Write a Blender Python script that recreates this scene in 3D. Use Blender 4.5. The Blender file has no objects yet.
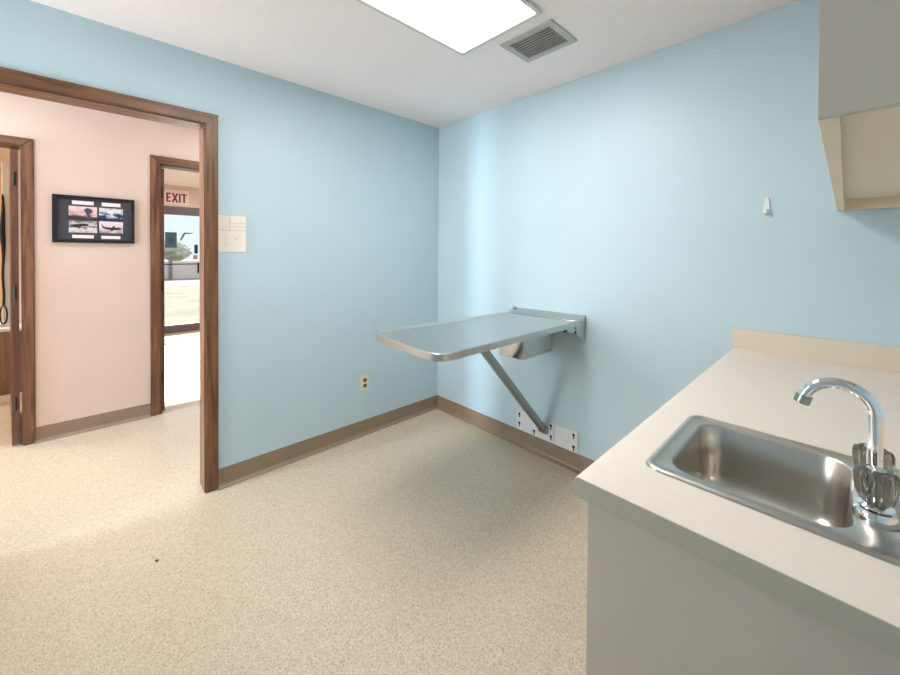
import bpy, bmesh, math, random
from mathutils import Vector, Matrix
random.seed(7)
S = bpy.context.scene
COL = S.collection
PI = math.pi

# ------------------------------------------------------------------ materials
def lin(c):
    c = c / 255.0
    return c / 12.92 if c <= 0.04045 else ((c + 0.055) / 1.055) ** 2.4
def rgb(r, g, b): return (lin(r), lin(g), lin(b), 1.0)

def new_mat(name):
    m = bpy.data.materials.new(name); m.use_nodes = True
    nt = m.node_tree; b = nt.nodes['Principled BSDF']
    return m, nt, b

def plain(name, col, rough=0.5, metal=0.0, spec=0.5, var=0.06, scale=9.0, bump=0.0, bscale=60.0, coat=0.0):
    """paint-like surface: colour with a little noise, optional bump"""
    m, nt, b = new_mat(name)
    b.inputs['Roughness'].default_value = rough
    b.inputs['Metallic'].default_value = metal
    b.inputs['Specular IOR Level'].default_value = spec
    b.inputs['Coat Weight'].default_value = coat
    tc = nt.nodes.new('ShaderNodeTexCoord')
    n = nt.nodes.new('ShaderNodeTexNoise'); n.inputs['Scale'].default_value = scale; n.inputs['Detail'].default_value = 3
    nt.links.new(tc.outputs['Object'], n.inputs['Vector'])
    r = nt.nodes.new('ShaderNodeValToRGB')
    r.color_ramp.elements[0].position = 0.3; r.color_ramp.elements[1].position = 0.7
    r.color_ramp.elements[0].color = tuple(x * (1 - var) for x in col[:3]) + (1,)
    r.color_ramp.elements[1].color = tuple(min(1, x * (1 + var)) for x in col[:3]) + (1,)
    nt.links.new(n.outputs['Fac'], r.inputs['Fac']); nt.links.new(r.outputs['Color'], b.inputs['Base Color'])
    if bump:
        n2 = nt.nodes.new('ShaderNodeTexNoise'); n2.inputs['Scale'].default_value = bscale; n2.inputs['Detail'].default_value = 4
        nt.links.new(tc.outputs['Object'], n2.inputs['Vector'])
        bp = nt.nodes.new('ShaderNodeBump'); bp.inputs['Strength'].default_value = bump; bp.inputs['Distance'].default_value = 0.004
        nt.links.new(n2.outputs['Fac'], bp.inputs['Height']); nt.links.new(bp.outputs['Normal'], b.inputs['Normal'])
    return m

def wood(name, dark, light, axis, rough=0.38):
    m, nt, b = new_mat(name)
    tc = nt.nodes.new('ShaderNodeTexCoord'); mp = nt.nodes.new('ShaderNodeMapping')
    sc = [26, 26, 26]; sc[axis] = 1.6
    mp.inputs['Scale'].default_value = sc
    nt.links.new(tc.outputs['Object'], mp.inputs['Vector'])
    n = nt.nodes.new('ShaderNodeTexNoise'); n.inputs['Scale'].default_value = 1.6; n.inputs['Detail'].default_value = 6; n.inputs['Distortion'].default_value = 0.6
    nt.links.new(mp.outputs['Vector'], n.inputs['Vector'])
    r = nt.nodes.new('ShaderNodeValToRGB')
    r.color_ramp.elements[0].position = 0.3; r.color_ramp.elements[1].position = 0.72
    r.color_ramp.elements[0].color = dark; r.color_ramp.elements[1].color = light
    nt.links.new(n.outputs['Fac'], r.inputs['Fac']); nt.links.new(r.outputs['Color'], b.inputs['Base Color'])
    b.inputs['Roughness'].default_value = rough
    return m

def steel(name, col, rough, axis=None, strength=0.25):
    """brushed metal: fine streaks along one axis"""
    m, nt, b = new_mat(name)
    b.inputs['Metallic'].default_value = 1.0; b.inputs['Base Color'].default_value = col
    tc = nt.nodes.new('ShaderNodeTexCoord'); mp = nt.nodes.new('ShaderNodeMapping')
    sc = [400, 400, 400]
    if axis is not None: sc[axis] = 8
    mp.inputs['Scale'].default_value = sc
    nt.links.new(tc.outputs['Object'], mp.inputs['Vector'])
    n = nt.nodes.new('ShaderNodeTexNoise'); n.inputs['Scale'].default_value = 1.0; n.inputs['Detail'].default_value = 2
    nt.links.new(mp.outputs['Vector'], n.inputs['Vector'])
    mr = nt.nodes.new('ShaderNodeMapRange')
    mr.inputs['To Min'].default_value = rough * (1 - strength); mr.inputs['To Max'].default_value = rough * (1 + strength)
    nt.links.new(n.outputs['Fac'], mr.inputs['Value']); nt.links.new(mr.outputs['Result'], b.inputs['Roughness'])
    return m

def floor_mat():
    m, nt, b = new_mat('speckled_vinyl')
    tc = nt.nodes.new('ShaderNodeTexCoord')
    v = nt.nodes.new('ShaderNodeTexVoronoi'); v.inputs['Scale'].default_value = 260
    nt.links.new(tc.outputs['Object'], v.inputs['Vector'])
    sep = nt.nodes.new('ShaderNodeSeparateColor'); nt.links.new(v.outputs['Color'], sep.inputs['Color'])
    r = nt.nodes.new('ShaderNodeValToRGB'); r.color_ramp.interpolation = 'LINEAR'
    e = r.color_ramp.elements
    e[0].position = 0.0; e[0].color = rgb(164, 149, 127)
    e[1].position = 1.0; e[1].color = rgb(220, 208, 189)
    for p, c in ((0.16, rgb(187, 172, 149)), (0.55, rgb(202, 187, 165)), (0.86, rgb(208, 193, 172))):
        k = e.new(p); k.color = c
    nt.links.new(sep.outputs['Red'], r.inputs['Fac'])
    n = nt.nodes.new('ShaderNodeTexNoise'); n.inputs['Scale'].default_value = 55; n.inputs['Detail'].default_value = 4
    nt.links.new(tc.outputs['Object'], n.inputs['Vector'])
    r2 = nt.nodes.new('ShaderNodeValToRGB')
    r2.color_ramp.elements[0].position = 0.3; r2.color_ramp.elements[1].position = 0.7
    r2.color_ramp.elements[0].color = (0.93, 0.93, 0.93, 1); r2.color_ramp.elements[1].color = (1, 1, 1, 1)
    nt.links.new(n.outputs['Fac'], r2.inputs['Fac'])
    mx = nt.nodes.new('ShaderNodeMix'); mx.data_type = 'RGBA'; mx.blend_type = 'MULTIPLY'; mx.inputs['Factor'].default_value = 1
    nt.links.new(r.outputs['Color'], mx.inputs[6]); nt.links.new(r2.outputs['Color'], mx.inputs[7])
    nt.links.new(mx.outputs[2], b.inputs['Base Color'])
    b.inputs['Roughness'].default_value = 0.30
    n3 = nt.nodes.new('ShaderNodeTexNoise'); n3.inputs['Scale'].default_value = 120
    nt.links.new(tc.outputs['Object'], n3.inputs['Vector'])
    bp = nt.nodes.new('ShaderNodeBump'); bp.inputs['Strength'].default_value = 0.12; bp.inputs['Distance'].default_value = 0.002
    nt.links.new(n3.outputs['Fac'], bp.inputs['Height']); nt.links.new(bp.outputs['Normal'], b.inputs['Normal'])
    return m

def glass_mat(name, tint=(0.96, 0.98, 0.98, 1)):
    m = bpy.data.materials.new(name); m.use_nodes = True; nt = m.node_tree
    for n in list(nt.nodes):
        if n.type != 'OUTPUT_MATERIAL': nt.nodes.remove(n)
    out = nt.nodes['Material Output']
    t = nt.nodes.new('ShaderNodeBsdfTransparent'); t.inputs['Color'].default_value = tint
    g = nt.nodes.new('ShaderNodeBsdfGlossy'); g.inputs['Roughness'].default_value = 0.02
    lw = nt.nodes.new('ShaderNodeFresnel'); lw.inputs['IOR'].default_value = 1.3
    mx = nt.nodes.new('ShaderNodeMixShader')
    nt.links.new(lw.outputs['Fac'], mx.inputs['Fac']); nt.links.new(t.outputs['BSDF'], mx.inputs[1]); nt.links.new(g.outputs['BSDF'], mx.inputs[2])
    nt.links.new(mx.outputs['Shader'], out.inputs['Surface'])
    return m

def acrylic_mat():
    m, nt, b = new_mat('smoky_acrylic')
    b.inputs['Base Color'].default_value = (0.27, 0.255, 0.22, 1)
    b.inputs['Transmission Weight'].default_value = 0.9; b.inputs['Roughness'].default_value = 0.08; b.inputs['IOR'].default_value = 1.46
    return m

def emit(name, col, strength):
    m, nt, b = new_mat(name)
    b.inputs['Base Color'].default_value = (0.8, 0.8, 0.78, 1)
    b.inputs['Emission Color'].default_value = col; b.inputs['Emission Strength'].default_value = strength
    return m

M = {}
M['blue'] = plain('blue_wall_paint', rgb(187, 208, 218), 0.40, spec=0.28, var=0.015, scale=3, bump=0.10, bscale=45)
M['cream'] = plain('cream_wall_paint', rgb(212, 194, 181), 0.5, var=0.02, scale=3, bump=0.08, bscale=45)
M['tan'] = plain('tan_wall_paint', rgb(214, 190, 150), 0.55, var=0.02)
M['white'] = plain('white_wall_paint', rgb(228, 226, 222), 0.5, var=0.02)
M['ceiling'] = plain('ceiling_texture_paint', rgb(238, 229, 227), 0.8, var=0.015, scale=30, bump=0.35, bscale=130)
M['floor'] = floor_mat()
M['wood_v'] = wood('stained_wood_upright', rgb(72, 46, 30), rgb(138, 96, 67), 2)
M['wood_h'] = wood('stained_wood_level', rgb(72, 46, 30), rgb(138, 96, 67), 1)
M['wood_dark'] = wood('dark_wood_door', rgb(80, 54, 44), rgb(118, 82, 66), 2)
M['cove'] = plain('brown_vinyl_cove', rgb(138, 118, 98), 0.33, var=0.06, scale=6)
M['laminate'] = plain('almond_laminate', rgb(226, 214, 203), 0.42, var=0.012, scale=60)
M['splash'] = plain('almond_laminate_splash', rgb(213, 201, 184), 0.45, var=0.012, scale=60)
M['cabinet'] = plain('putty_cabinet_paint', rgb(192, 182, 170), 0.5, var=0.012, scale=8)
M['edge'] = plain('putty_edge_strip', rgb(178, 172, 158), 0.45, var=0.012, scale=20)
M['melamine'] = plain('almond_melamine', rgb(232, 215, 188), 0.5, var=0.015, scale=30)
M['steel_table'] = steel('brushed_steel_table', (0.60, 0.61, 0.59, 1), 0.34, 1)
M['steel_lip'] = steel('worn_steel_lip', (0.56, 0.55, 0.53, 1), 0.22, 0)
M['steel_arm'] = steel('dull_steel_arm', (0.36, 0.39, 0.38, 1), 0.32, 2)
M['steel_sink'] = plain('satin_steel_sink', (0.60, 0.565, 0.52, 1), 0.30, metal=1.0, var=0.01)
M['chrome'] = steel('polished_chrome', (0.82, 0.83, 0.84, 1), 0.06)
M['acrylic'] = acrylic_mat()
M['plate'] = plain('pale_plate_enamel', rgb(222, 222, 226), 0.35, var=0.03, scale=40)
M['black'] = plain('black_plastic', rgb(22, 22, 24), 0.4, var=0.1)
M['hole'] = plain('dark_recess', rgb(30, 30, 30), 0.7, var=0.1)
M['ivory'] = plain('ivory_plastic', rgb(226, 218, 190), 0.35, var=0.01)
M['socket'] = plain('brown_socket_plastic', rgb(120, 104, 74), 0.4, var=0.05)
M['whiteplastic'] = plain('white_plastic', rgb(228, 230, 226), 0.3, var=0.01)
M['paper'] = plain('cream_paper', rgb(230, 219, 208), 0.8, var=0.03, scale=18)
M['ink'] = plain('faded_ink', rgb(188, 176, 164), 0.8, var=0.05)
M['lightframe'] = plain('white_enamel_frame', rgb(205, 205, 200), 0.4, var=0.01)
M['vent'] = plain('grey_enamel_vent', rgb(176, 174, 170), 0.4, var=0.03)
M['slat'] = plain('dusty_grey_slat', rgb(140, 138, 135), 0.5, var=0.1)
M['ventdark'] = plain('duct_dark', rgb(24, 24, 24), 0.8, var=0.2)
M['picframe'] = plain('black_lacquer_frame', rgb(30, 29, 31), 0.3, var=0.05)
M['mat'] = plain('slate_mat_board', rgb(56, 62, 71), 0.6, var=0.12, scale=40)
M['caption'] = plain('white_card', rgb(232, 230, 228), 0.6, var=0.01)
M['signpanel'] = plain('white_sign_panel', rgb(232, 216, 214), 0.5, var=0.01)
M['signred'] = plain('maroon_letters', rgb(128, 38, 52), 0.5, var=0.03)
M['bronze'] = plain('bronze_aluminium', rgb(98, 84, 86), 0.4, var=0.05)
M['glass'] = glass_mat('clear_glass')
M['diffuser'] = emit('lit_diffuser', (1.0, 0.96, 0.92, 1), 15.0)
M['teal'] = plain('dark_teal_vinyl', rgb(58, 86, 96), 0.5, var=0.15, scale=20)
M['grass'] = plain('dry_grass', rgb(134, 126, 104), 0.9, var=0.3, scale=1.2, bump=0.4, bscale=12)
M['asphalt'] = plain('pale_asphalt', rgb(148, 147, 148), 0.9, var=0.05, scale=2)
M['concrete'] = plain('pale_concrete', rgb(244, 226, 218), 0.9, var=0.06, scale=2)
M['leaf'] = plain('pale_green_leaves', rgb(212, 214, 196), 0.8, var=0.2, scale=1.5)
M['leash'] = plain('black_webbing', rgb(28, 32, 42), 0.7, var=0.2)
M['browncab'] = wood('brown_laminate', rgb(112, 84, 56), rgb(146, 114, 80), 2, 0.45)
M['matpale'] = plain('grey_rubber_mat', rgb(150, 152, 150), 0.8, var=0.1)

def photo_mat(name, cols, seed, scale=(18, 18, 34)):
    """a small printed photograph: bands of colour broken up by noise"""
    m, nt, b = new_mat(name)
    tc = nt.nodes.new('ShaderNodeTexCoord'); sp = nt.nodes.new('ShaderNodeSeparateXYZ')
    nt.links.new(tc.outputs['Generated'], sp.inputs['Vector'])
    mp = nt.nodes.new('ShaderNodeMapping'); mp.inputs['Location'].default_value = (seed, seed * 2.3, seed * 0.7); mp.inputs['Scale'].default_value = scale
    nt.links.new(tc.outputs['Object'], mp.inputs['Vector'])
    n = nt.nodes.new('ShaderNodeTexNoise'); n.inputs['Scale'].default_value = 1.3; n.inputs['Detail'].default_value = 4
    nt.links.new(mp.outputs['Vector'], n.inputs['Vector'])
    ma = nt.nodes.new('ShaderNodeMath'); ma.operation = 'MULTIPLY_ADD'; ma.inputs[1].default_value = 1.5; ma.inputs[2].default_value = -0.75
    nt.links.new(n.outputs['Fac'], ma.inputs[0])
    ad = nt.nodes.new('ShaderNodeMath'); ad.operation = 'ADD'
    nt.links.new(sp.outputs['Z'], ad.inputs[0]); nt.links.new(ma.outputs['Value'], ad.inputs[1])
    r = nt.nodes.new('ShaderNodeValToRGB'); e = r.color_ramp.elements
    e[0].position = cols[0][0]; e[0].color = cols[0][1]; e[1].position = cols[-1][0]; e[1].color = cols[-1][1]
    for p, c in cols[1:-1]:
        k = e.new(p); k.color = c
    nt.links.new(ad.outputs['Value'], r.inputs['Fac']); nt.links.new(r.outputs['Color'], b.inputs['Base Color'])
    b.inputs['Roughness'].default_value = 0.35
    return m

# ------------------------------------------------------------------ mesh helpers
class MB:
    def __init__(self): self.bm = bmesh.new()
    def box(self, x0, x1, y0, y1, z0, z1, bev=0.0, seg=2):
        bm = self.bm
        vs = [bm.verts.new((x, y, z)) for x in (x0, x1) for y in (y0, y1) for z in (z0, z1)]
        fs = [bm.faces.new([vs[i] for i in f]) for f in ((0, 1, 3, 2), (4, 6, 7, 5), (0, 4, 5, 1), (2, 3, 7, 6), (0, 2, 6, 4), (1, 5, 7, 3))]
        if bev:
            es = list({e for f in fs for e in f.edges})
            bmesh.ops.bevel(bm, geom=es, offset=bev, segments=seg, affect='EDGES', profile=0.5)
        return self
    def loops(self, rings, cap0=True, cap1=True, closed=True):
        """bridge successive rings of equal length"""
        bm = self.bm
        R = [[bm.verts.new(p) for p in ring] for ring in rings]
        n = len(R[0])
        for a, b in zip(R, R[1:]):
            for i in range(n if closed else n - 1):
                j = (i + 1) % n
                bm.faces.new((a[i], a[j], b[j], b[i]))
        if cap0: bm.faces.new(list(reversed(R[0])))
        if cap1: bm.faces.new(R[-1])
        return self
    def prism(self, pts, axis, a, b):
        """extrude a 2-D outline along an axis (0:x 1:y 2:z)"""
        def put(p, t):
            if axis == 0: return (t, p[0], p[1])
            if axis == 1: return (p[0], t, p[1])
            return (p[0], p[1], t)
        return self.loops([[put(p, a) for p in pts], [put(p, b) for p in pts]])
    def tube(self, path, r, n=16, caps=True):
        path = [Vector(p) for p in path]
        rr = r if isinstance(r, (list, tuple)) else [r] * len(path)
        rings = []; prev = None
        for i, p in enumerate(path):
            t = (path[min(i + 1, len(path) - 1)] - path[max(i - 1, 0)]).normalized()
            if prev is None:
                u = t.orthogonal().normalized()
            else:
                u = (prev - t * prev.dot(t)).normalized()
            prev = u; w = t.cross(u)
            rings.append([p + (u * math.cos(2 * PI * k / n) + w * math.sin(2 * PI * k / n)) * rr[i] for k in range(n)])
        return self.loops(rings, caps, caps)
    def lathe(self, cx, cy, prof, n=32, lobes=0, amp=0.0):
        """profile of (radius, z) turned about the vertical through cx,cy"""
        rings = []
        for r, z in prof:
            rings.append([(cx + r * (1 + amp * math.cos(lobes * 2 * PI * k / n)) * math.cos(2 * PI * k / n),
                           cy + r * (1 + amp * math.cos(lobes * 2 * PI * k / n)) * math.sin(2 * PI * k / n), z) for k in range(n)])
        return self.loops(rings)
    def build(self, name, mat, parent=None, smooth=False, angle=40):
        bm = self.bm
        bmesh.ops.recalc_face_normals(bm, faces=bm.faces)
        off = Vector((0, 0, 0))
        q = parent
        while q is not None: off += Vector(q.location); q = q.parent
        if off.length: bmesh.ops.translate(bm, verts=bm.verts, vec=-off)
        me = bpy.data.meshes.new(name); bm.to_mesh(me); bm.free()
        me.materials.append(mat)
        o = bpy.data.objects.new(name, me); COL.objects.link(o)
        if parent is not None: o.parent = parent
        if smooth:
            for p in me.polygons: p.use_smooth = True
            me.set_sharp_from_angle(angle=math.radians(angle))
        return o

def rrect(cx, cy, hx, hy, r, z, n=8):
    pts = []
    for sx, sy, a0 in ((1, 1, 0), (-1, 1, PI / 2), (-1, -1, PI), (1, -1, 3 * PI / 2)):
        for k in range(n + 1):
            a = a0 + k * PI / 2 / n
            pts.append((cx + sx * (hx - r) + r * math.cos(a), cy + sy * (hy - r) + r * math.sin(a), z))
    return pts

def struct(o):
    o['kind'] = 'structure'; return o
def tag(o, label, cat, group=None):
    o['label'] = label; o['category'] = cat
    if group: o['group'] = group
    return o
def thing(name, label, cat, loc, group=None):
    o = bpy.data.objects.new(name, None); COL.objects.link(o)
    o.location = loc; o.empty_display_size = 0.1
    return tag(o, label, cat, group)

def wall(name, axis, t0, t1, a0, a1, z0, z1, mat, holes=()):
    """wall slab; axis 0: thickness along x, runs along y; axis 1: thickness along y, runs along x.  holes: (a0,a1,z0,z1)"""
    m = MB()
    xs = sorted({a0, a1, *[h[0] for h in holes], *[h[1] for h in holes]})
    for p, q in zip(xs, xs[1:]):
        mid = (p + q) / 2
        zz = [(z0, z1)]
        for h in holes:
            if h[0] < mid < h[1]:
                zz = [(z0, h[2]), (h[3], z1)]
        for u, v in zz:
            if v - u < 1e-4: continue
            if axis == 0: m.box(t0, t1, p, q, u, v)
            else: m.box(p, q, t0, t1, u, v)
    return struct(m.build(name, mat))

# ------------------------------------------------------------------ room shell
H = 2.44
XR = 2.745            # right wall
YF = -3.40            # wall behind the camera
HX0, HX1 = -1.455, -0.128   # hallway between these
GX = -5.174           # lobby glass front
DO = (-2.80, -1.72)   # doorway into the hall, rough opening
D2 = (-3.40, -2.53)   # doorway into the side room
D3 = (-1.80, -0.88)   # doorway into the lobby

m = MB(); m.box(-5.30, XR + 0.1, -6.6, 1.6, -0.10, 0.0); struct(m.build('floor', M['floor']))
m = MB(); m.box(-5.30, XR + 0.1, -6.6, 1.6, H, H + 0.1); struct(m.build('ceiling', M['ceiling']))
wall('wall_left', 0, -0.064, 0.0, YF, 0.0, 0, H, M['blue'], [(DO[0], DO[1], 0, 2.075)])
wall('wall_back', 1, 0.0, 0.1, 0.0, XR + 0.1, 0, H, M['blue'])
wall('wall_right', 0, XR, XR + 0.1, YF, 0.0, 0, H, M['blue'])
WN = (0.06, 0.62, 0.95, 2.05)   # unseen window added behind the camera for fill and the arm shadow
wall('wall_front', 1, YF - 0.1, YF, 0.0, XR + 0.1, 0, H, M['blue'], [WN])
wall('wall_hall_near', 0, -0.128, -0.064, -6.6, 1.6, 0, H, M['cream'], [(DO[0], DO[1], 0, 2.075)])
wall('wall_hall_far', 0, -1.583, HX0, -6.6, 1.6, 0, H, M['cream'], [(D2[0], D2[1], 0, 2.085), (D3[0], D3[1], 0, 2.085)])
wall('wall_hall_right_end', 1, 1.5, 1.6, HX0, HX1, 0, H, M['cream'])
SW = (-1.36, -0.77)   # unseen glazed strip added at the hall end for the wall's light band
wall('wall_hall_left_end', 1, -6.6, -6.5, HX0, HX1, 0, H, M['cream'], [(SW[0], SW[1], 0.02, 2.06)])
wall('wall_divider', 1, -2.30, -2.20, GX - 0.126, -1.583, 0, H, M['cream'])
wall('wall_side_room_back', 0, -5.30, -5.20, -6.6, -2.30, 0, H, M['tan'])
wall('wall_side_room_left', 1, -6.6, -6.5, -5.2, -1.583, 0, H, M['tan'])
wall('wall_lobby_right', 1, 1.5, 1.6, -5.3, -1.583, 0, H, M['white'])
wall('wall_lobby_front', 0, GX - 0.10, GX, -2.20, 1.5, 2.096, H, M['cream'])

# cove base
def cove(name, segs):
    """vinyl cove base: upright with a curved toe.  segs: (axis, wall coordinate, side, from, to)"""
    m = MB()
    prof = [(0, 0), (0.026, 0.0), (0.027, 0.003), (0.024, 0.006), (0.015, 0.009), (0.008, 0.016), (0.005, 0.028), (0.004, 0.102), (0.003, 0.107), (0, 0.107)]
    for axis, w, side, a, b in segs:
        if axis == 0:      # wall at x = w, runs along y
            m.prism([(w + side * d, z) for d, z in prof], 1, a, b)
        else:
            m.loops([[(t, w + side * d, z) for d, z in prof] for t in (a, b)])
    o = struct(m.build(name, M['cove'], smooth=True, angle=50)); return o
cove('baseboard_left', [(0, 0.0, 1, -1.677, -0.0)])
cove('baseboard_back', [(1, 0.0, -1, 0.0, 2.14)])
cove('baseboard_front', [(1, YF, 1, 0.0, XR)])
cove('baseboard_hall', [(0, HX0, 1, -2.494, -1.853), (0, HX0, 1, -0.82, 1.5)])
cove('baseboard_hall_near', [(0, HX1, -1, -1.65, 1.5), (0, HX1, -1, -6.5, -2.87)])

# wooden door surrounds
def surround(name, x0, x1, op, ztop, cw, faces, cy=None):
    """jamb boards lining a wall opening, plus mitred casings on the given faces (x, outward sign)"""
    root = MB()
    a, b = op
    root.box(x0, x1, b - 0.02, b, 0, ztop)
    root.box(x0, x1, a, a + 0.02, 0, ztop)
    r = struct(root.build(name, M['wood_v']))
    h = MB(); h.box(x0, x1, a + 0.02, b - 0.02, ztop - 0.02, ztop); h.build('head_jamb', M['wood_h'], r)
    for fx, s in faces:
        t = 0.016
        ia, ib, iz = a + 0.014, b - 0.014, ztop - 0.014
        for side in (0, 1):
            m = MB()
            yi = (ia, ib)[side]; yo = yi + (-cw, cw)[side]
            pts = [(yi, 0), (yo, 0), (yo, iz + cw), (yi, iz)]
            xa, xb = (fx, fx + s * t)
            n0 = [(xa, p[0], p[1]) for p in pts]; n1 = [(xb, p[0], p[1]) for p in pts]
            m.loops([n0, n1])
            bmesh.ops.bevel(m.bm, geom=[e for e in m.bm.edges if all(abs(v.co.x - xb) < 1e-6 for v in e.verts)], offset=0.004, segments=2, affect='EDGES')
            m.build('casing', M['wood_v'], r)
        m = MB()
        pts = [(ia, iz), (ib, iz), (ib + cw, iz + cw), (ia - cw, iz + cw)]
        xa, xb = (fx, fx + s * t)
        m.loops([[(xa, p[0], p[1]) for p in pts], [(xb, p[0], p[1]) for p in pts]])
        bmesh.ops.bevel(m.bm, geom=[e for e in m.bm.edges if all(abs(v.co.x - xb) < 1e-6 for v in e.verts)], offset=0.004, segments=2, affect='EDGES')
        m.build('head_casing', M['wood_h'], r)
    return r
d1 = surround('door_1', -0.128, 0.0, DO, 2.075, 0.060, [(0.0, 1), (-0.128, -1)])
d2 = surround('door_2', -1.583, HX0, D2, 2.085, 0.056, [(HX0, 1), (-1.583, -1)])
d3 = surround('door_3', -1.583, HX0, D3, 2.085, 0.066, [(HX0, 1), (-1.583, -1)])

# door leaves standing open (hinged on their jambs): parts of the door sets
def leaf(parent, hx, hy, dirx, diry, th, w, nm='door_leaf'):
    """hinge line at hx,hy; leaf runs along dir; thickness to the right-hand side th (signed)"""
    d = Vector((dirx, diry, 0)).normalized(); nrm = Vector((-d.y, d.x, 0)) * th
    p = [Vector((hx, hy, 0)), Vector((hx, hy, 0)) + d * w, Vector((hx, hy, 0)) + d * w + nrm, Vector((hx, hy, 0)) + nrm]
    m = MB(); m.loops([[(q.x, q.y, 0.012) for q in p], [(q.x, q.y, 2.045) for q in p]])
    lf = m.build(nm, M['wood_dark'], parent)
    for z in (0.25, 1.02, 1.80):
        mm = MB(); c = p[0] + nrm * 0.5
        mm.tube([(c.x + 0.004, c.y, z), (c.x + 0.004, c.y, z + 0.09)], 0.007, 10)
        mm.build('hinge', M['hole'], lf, smooth=True)
    return lf
leaf(d2, -1.470, -2.562, -1, -0.115, 0.036, 0.80)
leaf(d3, -1.490, -1.790, -1, 0.0, -0.034, 0.84)

# ------------------------------------------------------------------ lobby: glass front, exit door
fr = MB()
fr.box(GX - 0.05, GX, -2.20, 1.5, 1.958, 2.096)          # door header bar
fr.box(GX - 0.05, GX, -2.20, -2.15, 0, 1.958)
fr.box(GX - 0.05, GX, -1.52, -1.45, 0, 1.958)
fr.box(GX - 0.05, GX, -0.50, -0.43, 0, 1.958)
fr.box(GX - 0.05, GX, 1.45, 1.5, 0, 1.958)
fr.box(GX - 0.05, GX, -2.15, -1.52, 0, 0.134)
fr.box(GX - 0.05, GX, -0.43, 1.45, 0, 0.134)
w1 = struct(fr.build('window_1', M['bronze']))
g = MB(); g.box(GX - 0.028, GX - 0.022, -2.15, -1.52, 0.134, 1.958); g.build('pane', M['glass'], w1)
g = MB(); g.box(GX - 0.028, GX - 0.022, -0.43, 1.45, 0.134, 1.958); g.build('pane', M['glass'], w1)
dr = MB()
dr.box(GX - 0.045, GX - 0.005, -1.45, -0.50, 0.004, 0.134)
dr.box(GX - 0.045, GX - 0.005, -1.45, -1.41, 0.134, 1.958)
dr.box(GX - 0.045, GX - 0.005, -0.54, -0.50, 0.134, 1.958)
d4 = struct(dr.build('door_4', M['bronze']))
g = MB(); g.box(GX - 0.028, GX - 0.022, -1.41, -0.54, 0.134, 1.958); g.build('pane', M['glass'], d4)
g = MB(); g.tube([(GX + 0.03, -1.41, 1.143), (GX + 0.03, -0.54, 1.143)], 0.011, 10)
g.box(GX - 0.005, GX + 0.03, -1.425, -1.405, 1.132, 1.154); g.box(GX - 0.005, GX + 0.03, -0.545, -0.525, 1.132, 1.154)
g.build('push_bar', M['black'], d4)
g = MB(); g.box(GX - 0.022, GX + 0.035, -0.905, -0.880, 0.985, 1.165, 0.004); g.build('latch_handle', M['black'], d4)

def sticker(name, y0, y1, z0, z1, mat, label, cat, outline=None):
    m = MB()
    if outline is None: m.box(GX - 0.0215, GX - 0.020, y0, y1, z0, z1)
    else: m.prism(outline, 0, GX - 0.0215, GX - 0.020)
    return tag(m.build(name, mat), label, cat)
st = sticker('window_decal', -1.345, -1.188, 1.412, 1.668, M['teal'], 'square dark teal sign stuck on the glass exit door', 'sign')
m = MB(); m.loops([[(GX - 0.0199, -1.267 + 0.045 * math.cos(2 * PI * k / 20), 1.53 + 0.06 * math.sin(2 * PI * k / 20)) for k in range(20)],
                   [(GX - 0.0193, -1.267 + 0.045 * math.cos(2 * PI * k / 20), 1.53 + 0.06 * math.sin(2 * PI * k / 20)) for k in range(20)]])
m.build('emblem', plain('deep_teal_ink', rgb(38, 66, 84), 0.5), st)
sticker('bird_decal', 0, 0, 0, 0, M['bronze'], 'dark wing-shaped decal on the exit door glass right of the square sign', 'decal',
        [(-1.145, 1.535), (-1.115, 1.625), (-1.085, 1.672), (-1.0, 1.668), (-0.94, 1.672), (-1.0, 1.650), (-1.07, 1.645), (-1.09, 1.600), (-1.125, 1.535)])
sticker('notice_decal', -0.945, -0.893, 1.317, 1.470, M['black'], 'small upright black notice on the exit door glass', 'sign')
sticker('hours_decal', -0.962, -0.897, 1.222, 1.292, M['slat'], 'small grey notice below the black one on the exit door glass', 'sign')

# EXIT sign
ex = thing('exit_sign', 'white exit sign with maroon letters on the wall above the glass door', 'sign', (GX, -1.20, 2.16))
m = MB(); m.box(GX, GX + 0.012, -1.395, -1.02, 2.13, 2.36, 0.002); m.build('sign_panel', M['signpanel'], ex)
L = MB()
def bar(ya, za, yb, zb, w=0.0125):
    a = Vector((ya, za)); b = Vector((yb, zb)); d = (b - a).normalized(); n = Vector((-d.y, d.x)) * w
    p = [a + n, b + n, b - n, a - n]
    L.loops([[(GX + 0.0115, q.x, q.y) for q in p], [(GX + 0.0155, q.x, q.y) for q in p]])
zt, zb_ = 2.297, 2.172; hw = 0.0125
y0 = -1.332
bar(y0 + hw, zb_ - hw, y0 + hw, zt + hw); bar(y0 + 2 * hw, zt, y0 + 0.062, zt); bar(y0 + 2 * hw, (zt + zb_) / 2, y0 + 0.056, (zt + zb_) / 2); bar(y0 + 2 * hw, zb_, y0 + 0.062, zb_)
y1 = y0 + 0.078
bar(y1 + 0.006, zb_ - hw, y1 + 0.072, zt + hw); bar(y1 + 0.072, zb_ - hw, y1 + 0.006, zt + hw)
bar(y1 + 0.103, zb_ - hw, y1 + 0.103, zt + hw)
y2 = y1 + 0.125
bar(y2, zt, y2 + 0.076, zt); bar(y2 + 0.038, zb_ - hw, y2 + 0.038, zt - hw)
L.build('lettering', M['signred'], ex)

tag(MB().box(-4.75, -4.30, -1.75, -1.22, 0.0, 0.008, 0.003).build('door_mat', M['matpale']), 'grey door mat on the sunlit floor inside the glass door', 'mat')

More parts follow.
